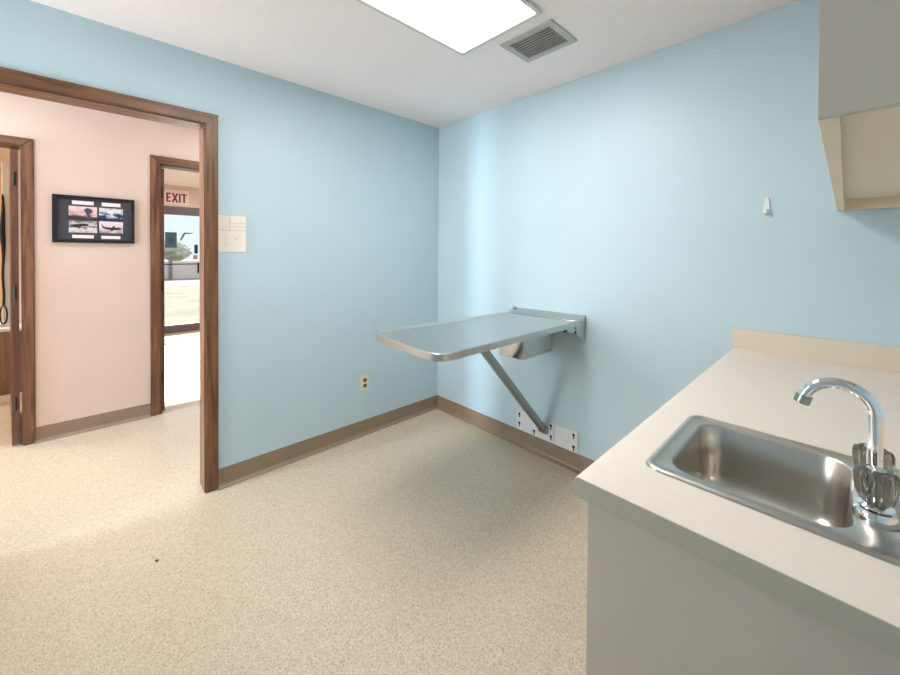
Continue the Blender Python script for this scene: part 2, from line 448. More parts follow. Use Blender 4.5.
# ------------------------------------------------------------------ side room behind the left doorway
sc_ = thing('low_cabinet', 'brown low cabinet glimpsed through the left doorway', 'cabinet', (-2.95, -3.1, 0))
m = MB(); m.box(-3.20, -2.70, -3.55, -2.42, 0.06, 0.63, 0.003); m.build('body', M['browncab'], sc_)
m = MB(); m.box(-3.20, -2.68, -3.55, -2.42, 0.0, 0.06); m.build('plinth', M['melamine'], sc_)
m = MB(); m.box(-3.22, -2.67, -3.57, -2.40, 0.63, 0.66, 0.006); m.build('top', M['white'], sc_)
pn = tag(MB().box(-3.00, -2.97, -2.81, -2.42, 0.66, 2.18, 0.006).build('divider_panel', M['white']), 'tall white panel standing on the brown low cabinet', 'panel')
bx = thing('storage_bin', 'white bin with a red label on the brown low cabinet', 'bin', (-2.85, -3.0, 0.66))
m = MB(); m.box(-2.93, -2.78, -3.15, -2.85, 0.66, 0.80, 0.008); m.build('tub', M['whiteplastic'], bx)
m = MB(); m.box(-2.94, -2.77, -3.16, -2.84, 0.80, 0.825, 0.006); m.build('lid', M['black'], bx)
m = MB(); m.box(-2.779, -2.777, -3.07, -2.92, 0.70, 0.765); m.build('bin_label', plain('red_label', rgb(196, 120, 112), 0.5), bx)
ls = thing('dog_leash', 'black leash hanging with its loop down beside the white panel', 'leash', (-2.95, -2.795, 1.86))
m = MB(); m.tube([(-2.97, -2.800, 1.862), (-2.945, -2.800, 1.862), (-2.935, -2.800, 1.872)], 0.005, 8); m.build('hook', M['black'], ls, smooth=True)
pth = [(-2.945, -2.800 + 0.003 * math.sin(k * 0.9), 1.86 - k * 0.06) for k in range(18)]
m = MB(); m.tube(pth, [0.009 + 0.010 * math.sin(PI * min(1, k / 11)) ** 2 for k in range(18)], 10); m.build('strap', M['leash'], ls, smooth=True)
lp = [(-2.945, -2.800 + 0.022 * math.sin(2 * PI * k / 20), 0.75 + 0.085 * math.cos(2 * PI * k / 20)) for k in range(21)]
m = MB(); m.tube(lp, 0.006, 8); m.build('hand_loop', M['leash'], ls, smooth=True)

# ------------------------------------------------------------------ picture on the hall wall
pf = thing('picture_frame', 'black framed set of four small photographs on the cream hall wall', 'picture', (HX0, -2.176, 1.412))
PY0, PY1, PZ0, PZ1 = -2.402, -1.950, 1.412, 1.758
m = MB(); b = 0.024; fx0, fx1 = HX0, HX0 + 0.022
for y0_, y1_, z0_, z1_ in ((PY0, PY1, PZ1 - b, PZ1), (PY0, PY1, PZ0, PZ0 + b), (PY0, PY0 + b, PZ0 + b, PZ1 - b), (PY1 - b, PY1, PZ0 + b, PZ1 - b)):
    m.box(fx0, fx1, y0_, y1_, z0_, z1_, 0.003)
m.build('frame', M['picframe'], pf)
m = MB(); m.box(fx0 + 0.002, fx0 + 0.010, PY0 + b, PY1 - b, PZ0 + b, PZ1 - b); m.build('mat_board', M['mat'], pf)
def pu(u): return PY0 + u * (PY1 - PY0)
def pv(v): return PZ1 - v * (PZ1 - PZ0)
ph = [
 ('sky_smoke', .186, .520, .222, .505, photo_mat('print_smoke', [(0, rgb(60, 50, 52)), (.25, rgb(120, 92, 84)), (.5, rgb(206, 176, 178)), (1, rgb(226, 206, 212))], 1.0)),
 ('base', .186, .520, .525, .785, photo_mat('print_runway', [(0, rgb(170, 168, 160)), (.35, rgb(225, 222, 222)), (.5, rgb(40, 40, 46)), (.66, rgb(210, 206, 206)), (1, rgb(90, 110, 104))], 2.2)),
 ('clouds', .545, .846, .224, .500, photo_mat('print_clouds', [(0, rgb(36, 44, 74)), (.36, rgb(44, 54, 92)), (.46, rgb(150, 160, 182)), (.7, rgb(228, 230, 236)), (1, rgb(160, 168, 160))], 3.1)),
 ('jets', .545, .846, .520, .777, photo_mat('print_jets', [(0, rgb(150, 132, 140)), (.3, rgb(206, 190, 200)), (1, rgb(232, 220, 230))], 4.4)),
]
phs = []
for nm, u0, u1, v0, v1, mt in ph:
    m = MB(); m.box(fx0 + 0.009, fx0 + 0.0115, pu(u0), pu(u1), pv(v1), pv(v0)); phs.append(m.build('photograph', mt, pf))
for u0, u1, v0, v1 in ((.224, .480, .106, .184), (.577, .814, .108, .188), (.224, .480, .832, .902), (.570, .812, .838, .905)):
    m = MB(); m.box(fx0 + 0.009, fx0 + 0.0115, pu(u0), pu(u1), pv(v1), pv(v0)); m.build('caption_strip', M['caption'], pf)
def blot(parent, poly, mat, name):
    m = MB(); m.loops([[(fx0 + t, pu(u), pv(v)) for u, v in poly] for t in (0.0112, 0.0122)]); m.build(name, mat, parent)
dkink = plain('dark_print_ink', rgb(44, 38, 46), 0.4)
blot(phs[3], [(.56, .545), (.585, .60), (.60, .64), (.70, .655), (.735, .60), (.745, .655), (.79, .64), (.835, .675), (.78, .70), (.72, .705), (.70, .74), (.685, .705), (.62, .685), (.59, .67)], dkink, 'aircraft_silhouette')
blot(phs[0], [(.36, .29), (.40, .245), (.45, .27), (.47, .32), (.45, .36), (.42, .37), (.435, .42), (.47, .48), (.40, .48), (.405, .40), (.38, .35)], plain('plume_print_ink', rgb(84, 66, 86), 0.4), 'smoke_plume')
blot(phs[1], [(.20, .62), (.30, .60), (.36, .585), (.42, .60), (.40, .64), (.30, .66), (.24, .68)], dkink, 'aircraft_silhouette')

# ------------------------------------------------------------------ small things on the blue walls
pp = thing('paper_notice', 'cream paper sheet with faint ruled boxes on the blue wall beside the doorway', 'paper', (0, -1.602, 1.352))
m = MB()
nn = 8
rings = []
for k in range(nn + 1):
    y = -1.6725 + (0.1425) * k / nn
    cur = 0.0015 + 0.004 * (k / nn) ** 3
    rings.append([(cur, y, 1.352), (cur, y, 1.566), (-0.001, y, 1.566), (-0.001, y, 1.352)])
m.loops(rings); m.build('sheet', M['paper'], pp)
def fx(y): k = (y + 1.6725) / 0.1425; return 0.0015 + 0.004 * k ** 3
def rl(y0_, y1_, z0_, z1_):
    ns = 1 if y1_ - y0_ < 0.05 else 6
    mm = MB()
    for i in range(ns):
        a = y0_ + (y1_ - y0_) * i / ns; c = y0_ + (y1_ - y0_) * (i + 1) / ns
        xm = max(fx(a), fx(c)) + 0.0003
        mm.box(xm - 0.0004, xm, a, c, z0_, z1_)
    mm.build('printed_line', M['ink'], pp)
rl(-1.616, -1.613, 1.47, 1.562); rl(-1.670, -1.532, 1.4755, 1.4785); rl(-1.611, -1.534, 1.5175, 1.520); rl(-1.611, -1.534, 1.497, 1.4995)
rl(-1.660, -1.625, 1.49, 1.4915); rl(-1.585, -1.577, 1.42, 1.430); rl(-1.60, -1.562, 1.437, 1.4385); rl(-1.65, -1.60, 1.40, 1.4012); rl(-1.672, -1.531, 1.5625, 1.565)

ol = thing('power_outlet', 'ivory power outlet low on the blue wall left of the corner', 'outlet', (0, -0.7265, 0.385))
m = MB(); m.box(0, 0.006, -0.762, -0.691, 0.328, 0.443, 0.003); m.build('cover_plate', M['ivory'], ol)
for z in (0.406, 0.365):
    m = MB(); m.loops([[(x, -0.7265 + 0.0165 * math.cos(2 * PI * k / 20), z + max(-0.0135, min(0.0135, 0.0165 * math.sin(2 * PI * k / 20)))) for k in range(20)] for x in (0.005, 0.0085)])
    so = m.build('socket', M['socket'], ol)
    m = MB(); m.box(0.0083, 0.0089, -0.733, -0.7305, z - 0.001, z + 0.007); m.box(0.0083, 0.0089, -0.7225, -0.720, z - 0.001, z + 0.006); m.box(0.0083, 0.0089, -0.729, -0.724, z - 0.010, z - 0.005)
    m.build('slots', M['hole'], so)
m = MB(); m.loops([[(x, -0.7265 + 0.003 * math.cos(2 * PI * k / 12), 0.3855 + 0.003 * math.sin(2 * PI * k / 12)) for k in range(12)] for x in (0.005, 0.0072)]); m.build('screw', M['steel_arm'], ol)

hk = thing('wall_hook', 'small white plastic hook on the blue wall beside the upper cabinet', 'hook', (2.208, 0, 1.535))
m = MB()
m.loops([[(2.208 + hx * sx, y, z) for hx, sx, z in ((w0, -1, 1.538), (w0, 1, 1.538), (w1, 1, 1.604), (w1 * .6, 1, 1.609), (w1 * .6, -1, 1.609), (w1, -1, 1.604))] for y, w0, w1 in ((0, 0.0130, 0.0092), (-0.004, 0.0130, 0.0092), (-0.0075, 0.010, 0.006))])
m.build('back_plate', M['whiteplastic'], hk, smooth=True)
m = MB(); m.tube([(2.208, -0.006, 1.556), (2.208, -0.012, 1.545), (2.208, -0.020, 1.540), (2.208, -0.027, 1.545), (2.208, -0.030, 1.556)], [0.007, 0.0075, 0.0075, 0.007, 0.0055], 12); m.build('hook_prong', M['whiteplastic'], hk, smooth=True)

# ------------------------------------------------------------------ ceiling: light and vent
cl = thing('ceiling_light', 'lit rectangular ceiling light with a cream diffuser', 'ceiling light', (1.2525, -1.335, H))
LX0, LX1, LY0, LY1 = 1.027, 1.486, -1.955, -0.748
m = MB(); b = 0.022; zb0 = H - 0.016
for a in ((LX0 - b, LX1 + b, LY1, LY1 + b), (LX0 - b, LX1 + b, LY0 - b, LY0), (LX0 - b, LX0, LY0, LY1), (LX1, LX1 + b, LY0, LY1)):
    m.box(a[0], a[1], a[2], a[3], zb0, H, 0.003)
m.build('frame', M['lightframe'], cl)
m = MB(); m.box(LX0, LX1, LY0, LY1, H - 0.010, H - 0.004); m.build('diffuser', M['diffuser'], cl)

vt = thing('ceiling_vent', 'grey louvred air vent in the ceiling beside the light', 'vent', (1.35, -0.52, H))
VX0, VX1, VY0, VY1 = 1.200, 1.503, -0.648, -0.398
b = 0.034
m = MB()
for a in ((VX0, VX1, VY1 - b, VY1), (VX0, VX1, VY0, VY0 + b), (VX0, VX0 + b, VY0 + b, VY1 - b), (VX1 - b, VX1, VY0 + b, VY1 - b)):
    m.box(a[0], a[1], a[2], a[3], H - 0.008, H, 0.002)
m.build('frame', M['vent'], vt)
m = MB(); m.box(VX0 + b, VX1 - b, VY0 + b, VY1 - b, H - 0.0015, H - 0.0005); m.build('backing', M['ventdark'], vt)
for k in range(9):
    y = VY0 + b + (k + 0.5) * (VY1 - VY0 - 2 * b) / 9
    m = MB(); m.loops([[(x, y - 0.003, H - 0.002), (x, y + 0.001, H - 0.0078), (x, y + 0.0032, H - 0.0078), (x, y - 0.001, H - 0.002)] for x in (VX0 + b, VX1 - b)])
    m.build('slat', M['slat'], vt)
for x in (VX0 + 0.012, VX1 - 0.012):
    m = MB(); m.lathe(x, (VY0 + VY1) / 2, [(0.004, H - 0.008), (0.004, H - 0.0095), (0.002, H - 0.0102)], 12); m.build('screw', M['steel_arm'], vt)
m = MB(); m.box(VX0 + b + 0.01, VX0 + b + 0.018, VY0 + b - 0.004, VY0 + b + 0.02, H - 0.018, H - 0.008); m.build('damper_lever', M['steel_arm'], vt)

# ------------------------------------------------------------------ fold-down exam table
et = thing('exam_table', 'stainless steel wall-mounted exam table on a slanted support arm', 'exam table', (1.085, 0, 0.16))
TX0, TX1, TY = 0.845, 1.362, -1.205
def tray_outline(inset, z, rc=0.075, n=8):
    x0, x1, y0_, y1_ = TX0 + inset, TX1 - inset, TY + inset, -0.004 - inset * 0.3
    r = max(0.01, rc - inset)
    pts = []
    for cx_, cy_, a0 in ((x1 - r, y0_ + r, -PI / 2), ):
        for k in range(n + 1):
            a = a0 + k * PI / 2 / n; pts.append((cx_ + r * math.cos(a), cy_ + r * math.sin(a), z))
    pts.append((x1, y1_, z)); pts.append((x0, y1_, z))
    for k in range(n + 1):
        a = PI + k * PI / 2 / n; pts.append((x0 + r + r * math.cos(a), y0_ + r + r * math.sin(a), z))
    return pts
zt_ = 0.957
m = MB()
m.loops([tray_outline(0.010, 0.938), tray_outline(0.004, 0.938), tray_outline(0.004, 0.926), tray_outline(0.0, 0.925), tray_outline(0.0, zt_ - 0.002), tray_outline(0.002, zt_), tray_outline(0.010, zt_), tray_outline(0.013, zt_ - 0.002), tray_outline(0.019, zt_ - 0.010), tray_outline(0.026, zt_ - 0.0115)])
for v in m.bm.verts:      # the tray has sagged a touch out of true
    a = (v.co.x - TX0) / (TX1 - TX0); b = v.co.y / TY
    v.co.z += (1 - b) * (-0.008 * (1 - a) - 0.002 * a) + b * (0.008 * (1 - a) - 0.008 * a)
m.build('tabletop', M['steel_table'], et, smooth=True, angle=30)
m = MB()   # raised lip at the wall end
lipp = [(-0.003, 0.920), (-0.003, 0.970), (-0.008, 0.973), (-0.018, 0.971), (-0.050, 0.958), (-0.085, 0.944), (-0.085, 0.940), (-0.02, 0.926)]
m.loops([[(x, y, z) for y, z in lipp] for x in (TX0 - 0.018, TX1 + 0.004)])
bmesh.ops.bevel(m.bm, geom=[e for e in m.bm.edges], offset=0.0015, segments=1, affect='EDGES')
for v in m.bm.verts: v.co.z += 0.008 * (v.co.x - TX0) / (TX1 - TX0) - 0.002
m.build('wall_lip', M['steel_lip'], et, smooth=True)
m = MB(); m.tube([(TX0 - 0.012, -0.012, 0.925), (TX0 - 0.012, -0.012, 0.975), (TX0 - 0.012, -0.012, 0.980)], [0.011, 0.011, 0.006], 14); m.build('corner_post', M['steel_lip'], et, smooth=True)
for x0 in (TX0 + 0.002, TX1 - 0.005):
    m = MB(); m.prism([(-0.001, 0.926), (-0.001, 0.822), (-0.012, 0.820), (-0.115, 0.880), (-0.270, 0.917), (-0.270, 0.926)], 0, x0, x0 + 0.003); br = m.build('side_bracket', M['steel_table'], et)
    for y, z, r in ((-0.125, 0.914, 0.0055), (-0.125, 0.891, 0.009)):
        m = MB(); m.loops([[(x0 + t, y + r * math.cos(2 * PI * k / 14), z + r * math.sin(2 * PI * k / 14)) for k in range(14)] for t in (-0.002, 0.006)]); m.build('bolt', M['hole'], br)
m = MB(); m.box(TX1 - 0.001, TX1 + 0.0015, -0.262, -0.222, 0.908, 0.919); m.build('latch_slot', M['hole'], et)
m = MB(); m.box(TX0 + 0.02, TX1 - 0.02, -0.016, 0.0, 0.86, 0.926, 0.003); m.build('wall_rail', M['steel_table'], et)
# housing under the tray
HBX0, HBX1, HBY0, HBY1 = 1.03, 1.205, -0.425, -0.115
m = MB(); m.box(HBX0, HBX1, HBY0, HBY1, 0.748, 0.932, 0.003); hb = m.build('housing', M['steel_lip'], et)
m = MB(); m.box(HBX1 - 0.001, HBX1 + 0.0025, HBY0 + 0.012, HBY1 - 0.010, 0.772, 0.900); m.build('access_panel', M['steel_table'], hb)
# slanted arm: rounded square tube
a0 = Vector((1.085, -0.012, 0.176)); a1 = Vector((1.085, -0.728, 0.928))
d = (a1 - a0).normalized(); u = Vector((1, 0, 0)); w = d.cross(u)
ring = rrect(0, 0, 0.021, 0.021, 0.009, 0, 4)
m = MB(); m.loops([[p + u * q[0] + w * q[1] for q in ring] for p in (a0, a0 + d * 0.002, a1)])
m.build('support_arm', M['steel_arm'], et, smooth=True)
m = MB(); m.loops([[(1.085 + t, -0.020 + 0.024 * math.cos(2 * PI * k / 20), 0.186 + 0.024 * math.sin(2 * PI * k / 20)) for k in range(20)] for t in (-0.026, 0.026)]); m.build('arm_pivot', M['steel_arm'], et, smooth=True)
m = MB(); m.box(1.055, 1.115, -0.775, -0.675, 0.918, 0.938, 0.003); m.build('arm_bracket', M['steel_arm'], et)
def mount(x0, x1, z0, z1, keys, name):
    mp = MB().box(x0, x1, -0.006, 0, z0, z1, 0.0012).build(name, M['plate'], et)
    for kx, kz in keys:
        mk = MB()
        mk.loops([[(kx + 0.0092 * math.cos(2 * PI * k / 14), y, kz + 0.0092 * math.sin(2 * PI * k / 14)) for k in range(14)] for y in (-0.0056, -0.0070)])
        mk.box(kx - 0.004, kx + 0.004, -0.0069, -0.0056, kz - 0.026, kz - 0.002)
        mk.build('keyhole', M['hole'], mp)
    return mp
mount(0.856, 1.155, 0.109, 0.240, [(0.880, 0.222), (0.880, 0.158), (1.003, 0.143), (1.133, 0.222), (1.133, 0.150)], 'mounting_plate')
mount(1.160, 1.322, 0.109, 0.240, [(1.294, 0.218), (1.294, 0.143)], 'mounting_plate')

# ------------------------------------------------------------------ base cabinet, worktop, sink, faucet
CX0, CY0, CT = 2.091, -1.505, 0.920
bc = thing('base_cabinet', 'putty grey base cabinet under the almond worktop', 'cabinet', (2.43, -0.75, 0))
BX0 = 2.1225
m = MB()
m.box(BX0, XR - 0.003, CY0 + 0.008, CY0 + 0.026, 0.0, 0.882)      # end panel
m.box(BX0 + 0.02, XR - 0.003, -0.020, -0.003, 0.09, 0.882)
m.box(BX0 + 0.02, XR - 0.003, CY0 + 0.026, -0.020, 0.09, 0.108)
m.box(XR - 0.012, XR - 0.003, CY0 + 0.026, -0.020, 0.108, 0.882)
m.box(BX0 + 0.002, BX0 + 0.020, CY0 + 0.026, -0.003, 0.84, 0.882); m.box(BX0 + 0.002, BX0 + 0.020, CY0 + 0.026, -0.003, 0.09, 0.125)
m.build('body', M['cabinet'], bc)
m = MB(); m.box(BX0 + 0.075, BX0 + 0.085, CY0 + 0.026, -0.003, 0.0, 0.09); m.build('toe_kick', M['cove'], bc)
for k in range(3):
    ya = CY0 + 0.034 + k * 0.483; yb = ya + 0.473
    m = MB(); m.box(BX0 - 0.016, BX0 + 0.002, ya, yb, 0.105, 0.865, 0.002); dd = m.build('door', M['cabinet'], bc)
    m = MB(); yk = yb - 0.04 if k != 1 else ya + 0.04
    m.tube([(BX0 - 0.016, yk, 0.70), (BX0 - 0.040, yk, 0.70), (BX0 - 0.040, yk, 0.80), (BX0 - 0.016, yk, 0.80)], 0.004, 8); m.build('handle', M['chrome'], dd, smooth=True)

SKX0, SKX1, SKY0, SKY1 = 2.172, 2.560, -1.372, -1.008     # sink outer rim
wt = thing('worktop', 'almond laminate worktop with low backsplash and rounded front edge', 'worktop', (2.43, -0.75, 0.882))
m = MB()
zt, zb = CT, CT - 0.038; r = 0.017
xs = SKX0 + 0.02
prof = [(xs, zb)] + [(CX0 + r - r * math.sin(a), zb + 0.000 + r - r * math.cos(a)) for a in [k * PI / 2 / 6 for k in range(7)]] + \
       [(CX0 + r - r * math.cos(a), zt - r + r * math.sin(a)) for a in [k * PI / 2 / 6 for k in range(7)]] + [(xs, zt)]
m.prism(prof, 1, CY0 + 0.0015, -0.001)
m.box(xs, XR - 0.002, CY0 + 0.0015, SKY0 + 0.018, zb, zt)
m.box(xs, XR - 0.002, SKY1 - 0.018, -0.001, zb, zt)
m.box(SKX1 - 0.016, XR - 0.002, SKY0 + 0.018, SKY1 - 0.018, zb, zt)
m.build('slab', M['laminate'], wt, smooth=True, angle=30)
m = MB(); m.prism([(XR - 0.002, zb)] + [(max(p[0], CX0 + 0.0006), min(p[1], zt - 0.0006)) for p in prof[1:-1]] + [(XR - 0.002, zt - 0.0006)], 1, CY0, CY0 + 0.0015); eb = m.build('edge_band', M['edge'], wt); eb['label'] = 'putty grey end strip'
m = MB(); m.box(CX0 + 0.002, XR - 0.022, -0.020, -0.001, CT, 1.012, 0.0015); m.build('backsplash', M['splash'], wt)
m = MB(); m.box(XR - 0.022, XR - 0.002, CY0 + 0.002, -0.001, CT, 1.012, 0.0015); m.build('backsplash', M['splash'], wt)

sk = thing('sink', 'small square stainless steel sink set in the worktop', 'sink', ((SKX0 + SKX1) / 2, (SKY0 + SKY1) / 2, CT))
scx, scy = (SKX0 + SKX1) / 2, (SKY0 + SKY1) / 2; hx, hy = (SKX1 - SKX0) / 2, (SKY1 - SKY0) / 2
BXa, BXb, BYa, BYb = 2.207, 2.470, -1.338, -1.038
bcx, bcy = (BXa + BXb) / 2, (BYa + BYb) / 2; bhx, bhy = (BXb - BXa) / 2, (BYb - BYa) / 2
m = MB(); n = 10
rings = [rrect(scx, scy, hx, hy, 0.030, CT + 0.0005, n), rrect(scx, scy, hx - 0.001, hy - 0.001, 0.029, CT + 0.003, n), rrect(scx, scy, hx - 0.005, hy - 0.005, 0.026, CT + 0.0060, n),
         rrect(scx, scy, hx - 0.010, hy - 0.010, 0.022, CT + 0.0066, n), rrect(scx, scy, hx - 0.0135, hy - 0.0135, 0.020, CT + 0.0030, n), rrect(scx, scy, hx - 0.0145, hy - 0.0145, 0.020, CT + 0.0016, n)]
rings += [rrect(bcx, bcy, bhx + 0.004, bhy + 0.004, 0.052, CT + 0.0025, n), rrect(bcx, bcy, bhx + 0.001, bhy + 0.001, 0.050, CT + 0.0015, n), rrect(bcx, bcy, bhx - 0.002, bhy - 0.002, 0.048, CT - 0.003, n),
          rrect(bcx, bcy, bhx - 0.007, bhy - 0.007, 0.048, CT - 0.080, n)]
R_ = 0.034
for k in range(7):
    a = k * PI / 2 / 6
    i = 0.010 + R_ - R_ * math.cos(a)
    rings.append(rrect(bcx, bcy, bhx - i, bhy - i, max(0.016, 0.048 - i * 0.5), CT - 0.112 - R_ * math.sin(a), n))
rings.append(rrect(bcx, bcy, 0.044, 0.044, 0.0435, CT - 0.1485, n))
m.loops(rings, cap0=False, cap1=True)
m.build('basin', M['steel_sink'], sk, smooth=True, angle=60)
m = MB(); m.lathe(bcx, bcy, [(0.040, CT - 0.1482), (0.040, CT - 0.1465), (0.034, CT - 0.1455), (0.028, CT - 0.1475)], 28); m.build('drain', M['chrome'], sk, smooth=True)

FX, FY, FZ = 2.4940, -1.200, CT + 0.0025
fc = thing('faucet', 'chrome gooseneck faucet with two clear acrylic knobs on the sink', 'faucet', (FX, FY, FZ))
m = MB()
m.loops([rrect(FX, FY, 0.026, 0.084, 0.0255, FZ, 8), rrect(FX, FY, 0.026, 0.084, 0.0255, FZ + 0.012, 8), rrect(FX, FY, 0.022, 0.080, 0.0215, FZ + 0.018, 8), rrect(FX, FY, 0.012, 0.070, 0.0118, FZ + 0.020, 8)])
m.build('base_plate', M['chrome'], fc, smooth=True)
cz = 1.0745; rb = 0.0460
pth = [(FX, FY, FZ + 0.018), (FX, FY, 0.98), (FX, FY, 1.04)] + [(FX - rb + rb * math.cos(a), FY - 0.004 * k / 14, cz + rb * math.sin(a)) for k, a in [(k, math.radians(k * 12.1)) for k in range(15)]]
m = MB(); m.tube(pth, 0.0098, 20); sp = m.build('spout', M['chrome'], fc, smooth=True)
e1 = Vector(pth[-1]); dd = (Vector(pth[-1]) - Vector(pth[-2])).normalized()
m = MB(); m.tube([e1 - dd * 0.006, e1 - dd * 0.005, e1 + dd * 0.010, e1 + dd * 0.011], [0.0100, 0.0122, 0.0122, 0.0105], 20); m.build('aerator', M['steel_arm'], sp, smooth=True)
m = MB(); m.lathe(FX, FY, [(0.017, FZ + 0.017), (0.017, FZ + 0.026), (0.0135, FZ + 0.034), (0.012, FZ + 0.036)], 24); m.build('spout_collar', M['chrome'], fc, smooth=True)
for hy_ in (FY - 0.0508, FY + 0.0508):
    m = MB(); m.lathe(FX, hy_, [(0.023, FZ + 0.010), (0.022, FZ + 0.020), (0.014, FZ + 0.026), (0.010, FZ + 0.030), (0.0085, FZ + 0.063)], 24); st_ = m.build('valve_stem', M['chrome'], fc, smooth=True)
    m = MB(); m.lathe(FX, hy_, [(0.010, FZ + 0.024), (0.0185, FZ + 0.027), (0.0225, FZ + 0.040), (0.0245, FZ + 0.060), (0.0245, FZ + 0.070), (0.0225, FZ + 0.0765), (0.012, FZ + 0.0775)], 60, 6, 0.085); m.build('knob', M['acrylic'], st_, smooth=True, angle=60)
    m = MB(); m.lathe(FX, hy_, [(0.0115, FZ + 0.0777), (0.0115, FZ + 0.080), (0.009, FZ + 0.0813)], 20); m.build('cap', M['chrome'], st_, smooth=True)

# ------------------------------------------------------------------ upper cabinet
UX0, UY0, UZ0, UZ1 = 2.4275, -1.497, 1.533, 2.42
uc = thing('upper_cabinet', 'putty grey wall cabinet with an open almond underside', 'cabinet', (2.59, -0.75, UZ0))
m = MB()
m.box(UX0, XR - 0.003, UY0, UY0 + 0.016, UZ0, UZ1)       # near end panel
m.box(UX0 + 0.018, XR - 0.003, -0.018, -0.002, UZ0, UZ1)
m.box(UX0 + 0.018, XR - 0.003, UY0 + 0.016, -0.018, UZ1 - 0.016, UZ1)
m.build('body', M['cabinet'], uc)
m = MB(); m.box(UX0 + 0.0195, XR - 0.003, UY0 + 0.016, -0.018, UZ0 + 0.042, UZ0 + 0.058); m.build('bottom_shelf', M['melamine'], uc)
m = MB(); m.box(UX0 + 0.0195, XR - 0.003, -0.034, -0.018, UZ0 + 0.001, UZ0 + 0.042); m.build('back_rail', M['melamine'], uc)
m = MB(); m.box(UX0, UX0 + 0.0195, UY0 + 0.016, -0.002, UZ0, UZ0 + 0.043); m.build('face_rail', M['melamine'], uc)
m = MB(); m.box(UX0 + 0.010, UX0 + 0.0195, UY0 + 0.016, -0.018, UZ0 + 0.043, UZ1 - 0.016); m.build('face_frame', M['cabinet'], uc)
for k in range(3):
    ya = UY0 + 0.020 + k * 0.491; yb = ya + 0.485
    m = MB(); m.box(UX0, UX0 + 0.010, ya, yb, UZ0 + 0.048, UZ1 - 0.012, 0.002)
    dd = m.build('door', M['cabinet'], uc)

# small dark crumb on the floor
m = MB()
bmesh.ops.create_icosphere(m.bm, subdivisions=2, radius=0.0055)
for v in m.bm.verts: v.co = Vector((v.co.x * 1.2 * (1 + 0.2 * math.sin(v.co.y * 900)), v.co.y, v.co.z * 0.5)) + Vector((0.401, -1.990, 0.0027))
tag(m.build('floor_crumb', M['black']), 'tiny dark crumb on the beige floor inside the doorway', 'crumb')

# ------------------------------------------------------------------ outside, seen through the glass door
m = MB(); m.box(-16.5, -5.31, -16, 18, -0.16, -0.06); o = struct(m.build('lawn', M['grass']))
m = MB(); m.box(-21.0, -16.5, -26, 30, -0.16, -0.07); o = struct(m.build('road', M['asphalt']))
m = MB(); m.box(-75.0, -21.0, -60, 70, -0.16, -0.08); o = struct(m.build('far_field', M['grass']))
fw = thing('roadside_wall', 'low pale concrete wall beyond the road', 'wall', (-21.6, 2, -0.08))
m = MB(); m.box(-21.8, -21.6, -14, 18, -0.08, 0.84); m.build('panel', M['concrete'], fw)
for k in range(9):
    m = MB(); m.box(-21.6, -21.5, -13 + k * 3.4, -12.85 + k * 3.4, -0.08, 0.86); m.build('post', M['asphalt'], fw)
rnd = random.Random(3)
for k, (y, hgt) in enumerate(((-9.0, 3.4), (-2.5, 2.5), (3.0, 3.2), (9.6, 2.6), (16.5, 3.6), (22.5, 3.0))):
    x = -47 - 3 * rnd.random()
    t = thing('bush', ('tall' if hgt > 3.3 else 'low') + ' pale green bush far beyond the road', 'bush', (x, y, -0.08), 'bushes beyond the road')
    m = MB()
    for j in range(7):
        s = 0.36 * hgt * (0.6 + 0.5 * rnd.random())
        mt = Matrix.Translation((x + rnd.uniform(-1, 1), y + rnd.uniform(-1.6, 1.6), hgt * rnd.uniform(0.35, 0.68))) @ Matrix.Diagonal((1, 1.25, 0.75, 1))
        bmesh.ops.create_icosphere(m.bm, subdivisions=3, radius=s, matrix=mt)
    for v in m.bm.verts: v.co += Vector((rnd.uniform(-.12, .12), rnd.uniform(-.12, .12), rnd.uniform(-.12, .12)))
    m.build('foliage', M['leaf'], t)
    m = MB(); m.tube([(x, y, -0.08), (x + 0.1, y, hgt * 0.5)], [0.12, 0.07], 10); m.build('trunk', M['wood_dark'], t)

# added glazing strip at the unseen end of the hall, for the light band
m = MB()
for a in ((SW[0], SW[0] + 0.02, 0.02, 2.06), (SW[1] - 0.02, SW[1], 0.02, 2.06), (SW[0] + 0.02, SW[1] - 0.02, 0.02, 0.05), (SW[0] + 0.02, SW[1] - 0.02, 2.03, 2.06)):
    m.box(a[0], a[1], -6.6, -6.5, a[2], a[3])
w2 = struct(m.build('added_window_hall_end', M['bronze']))
m = MB(); m.box(SW[0] + 0.02, SW[1] - 0.02, -6.555, -6.549, 0.05, 2.03); m.build('pane', M['glass'], w2)

m = MB()  # frame of the added window, out of view behind the camera
for a in ((WN[0], WN[0] + 0.04, WN[2], WN[3]), (WN[1] - 0.04, WN[1], WN[2], WN[3]), (WN[0] + 0.04, WN[1] - 0.04, WN[2], WN[2] + 0.04), (WN[0] + 0.04, WN[1] - 0.04, WN[3] - 0.04, WN[3]), (WN[0] + 0.04, WN[1] - 0.04, 1.49, 1.52)):
    m.box(a[0], a[1], YF - 0.08, YF - 0.03, a[2], a[3])
w3 = struct(m.build('added_window_front', M['lightframe']))
m = MB(); m.box(WN[0] + 0.04, WN[1] - 0.04, YF - 0.058, YF - 0.053, WN[2] + 0.04, WN[3] - 0.04); m.build('pane', M['glass'], w3)

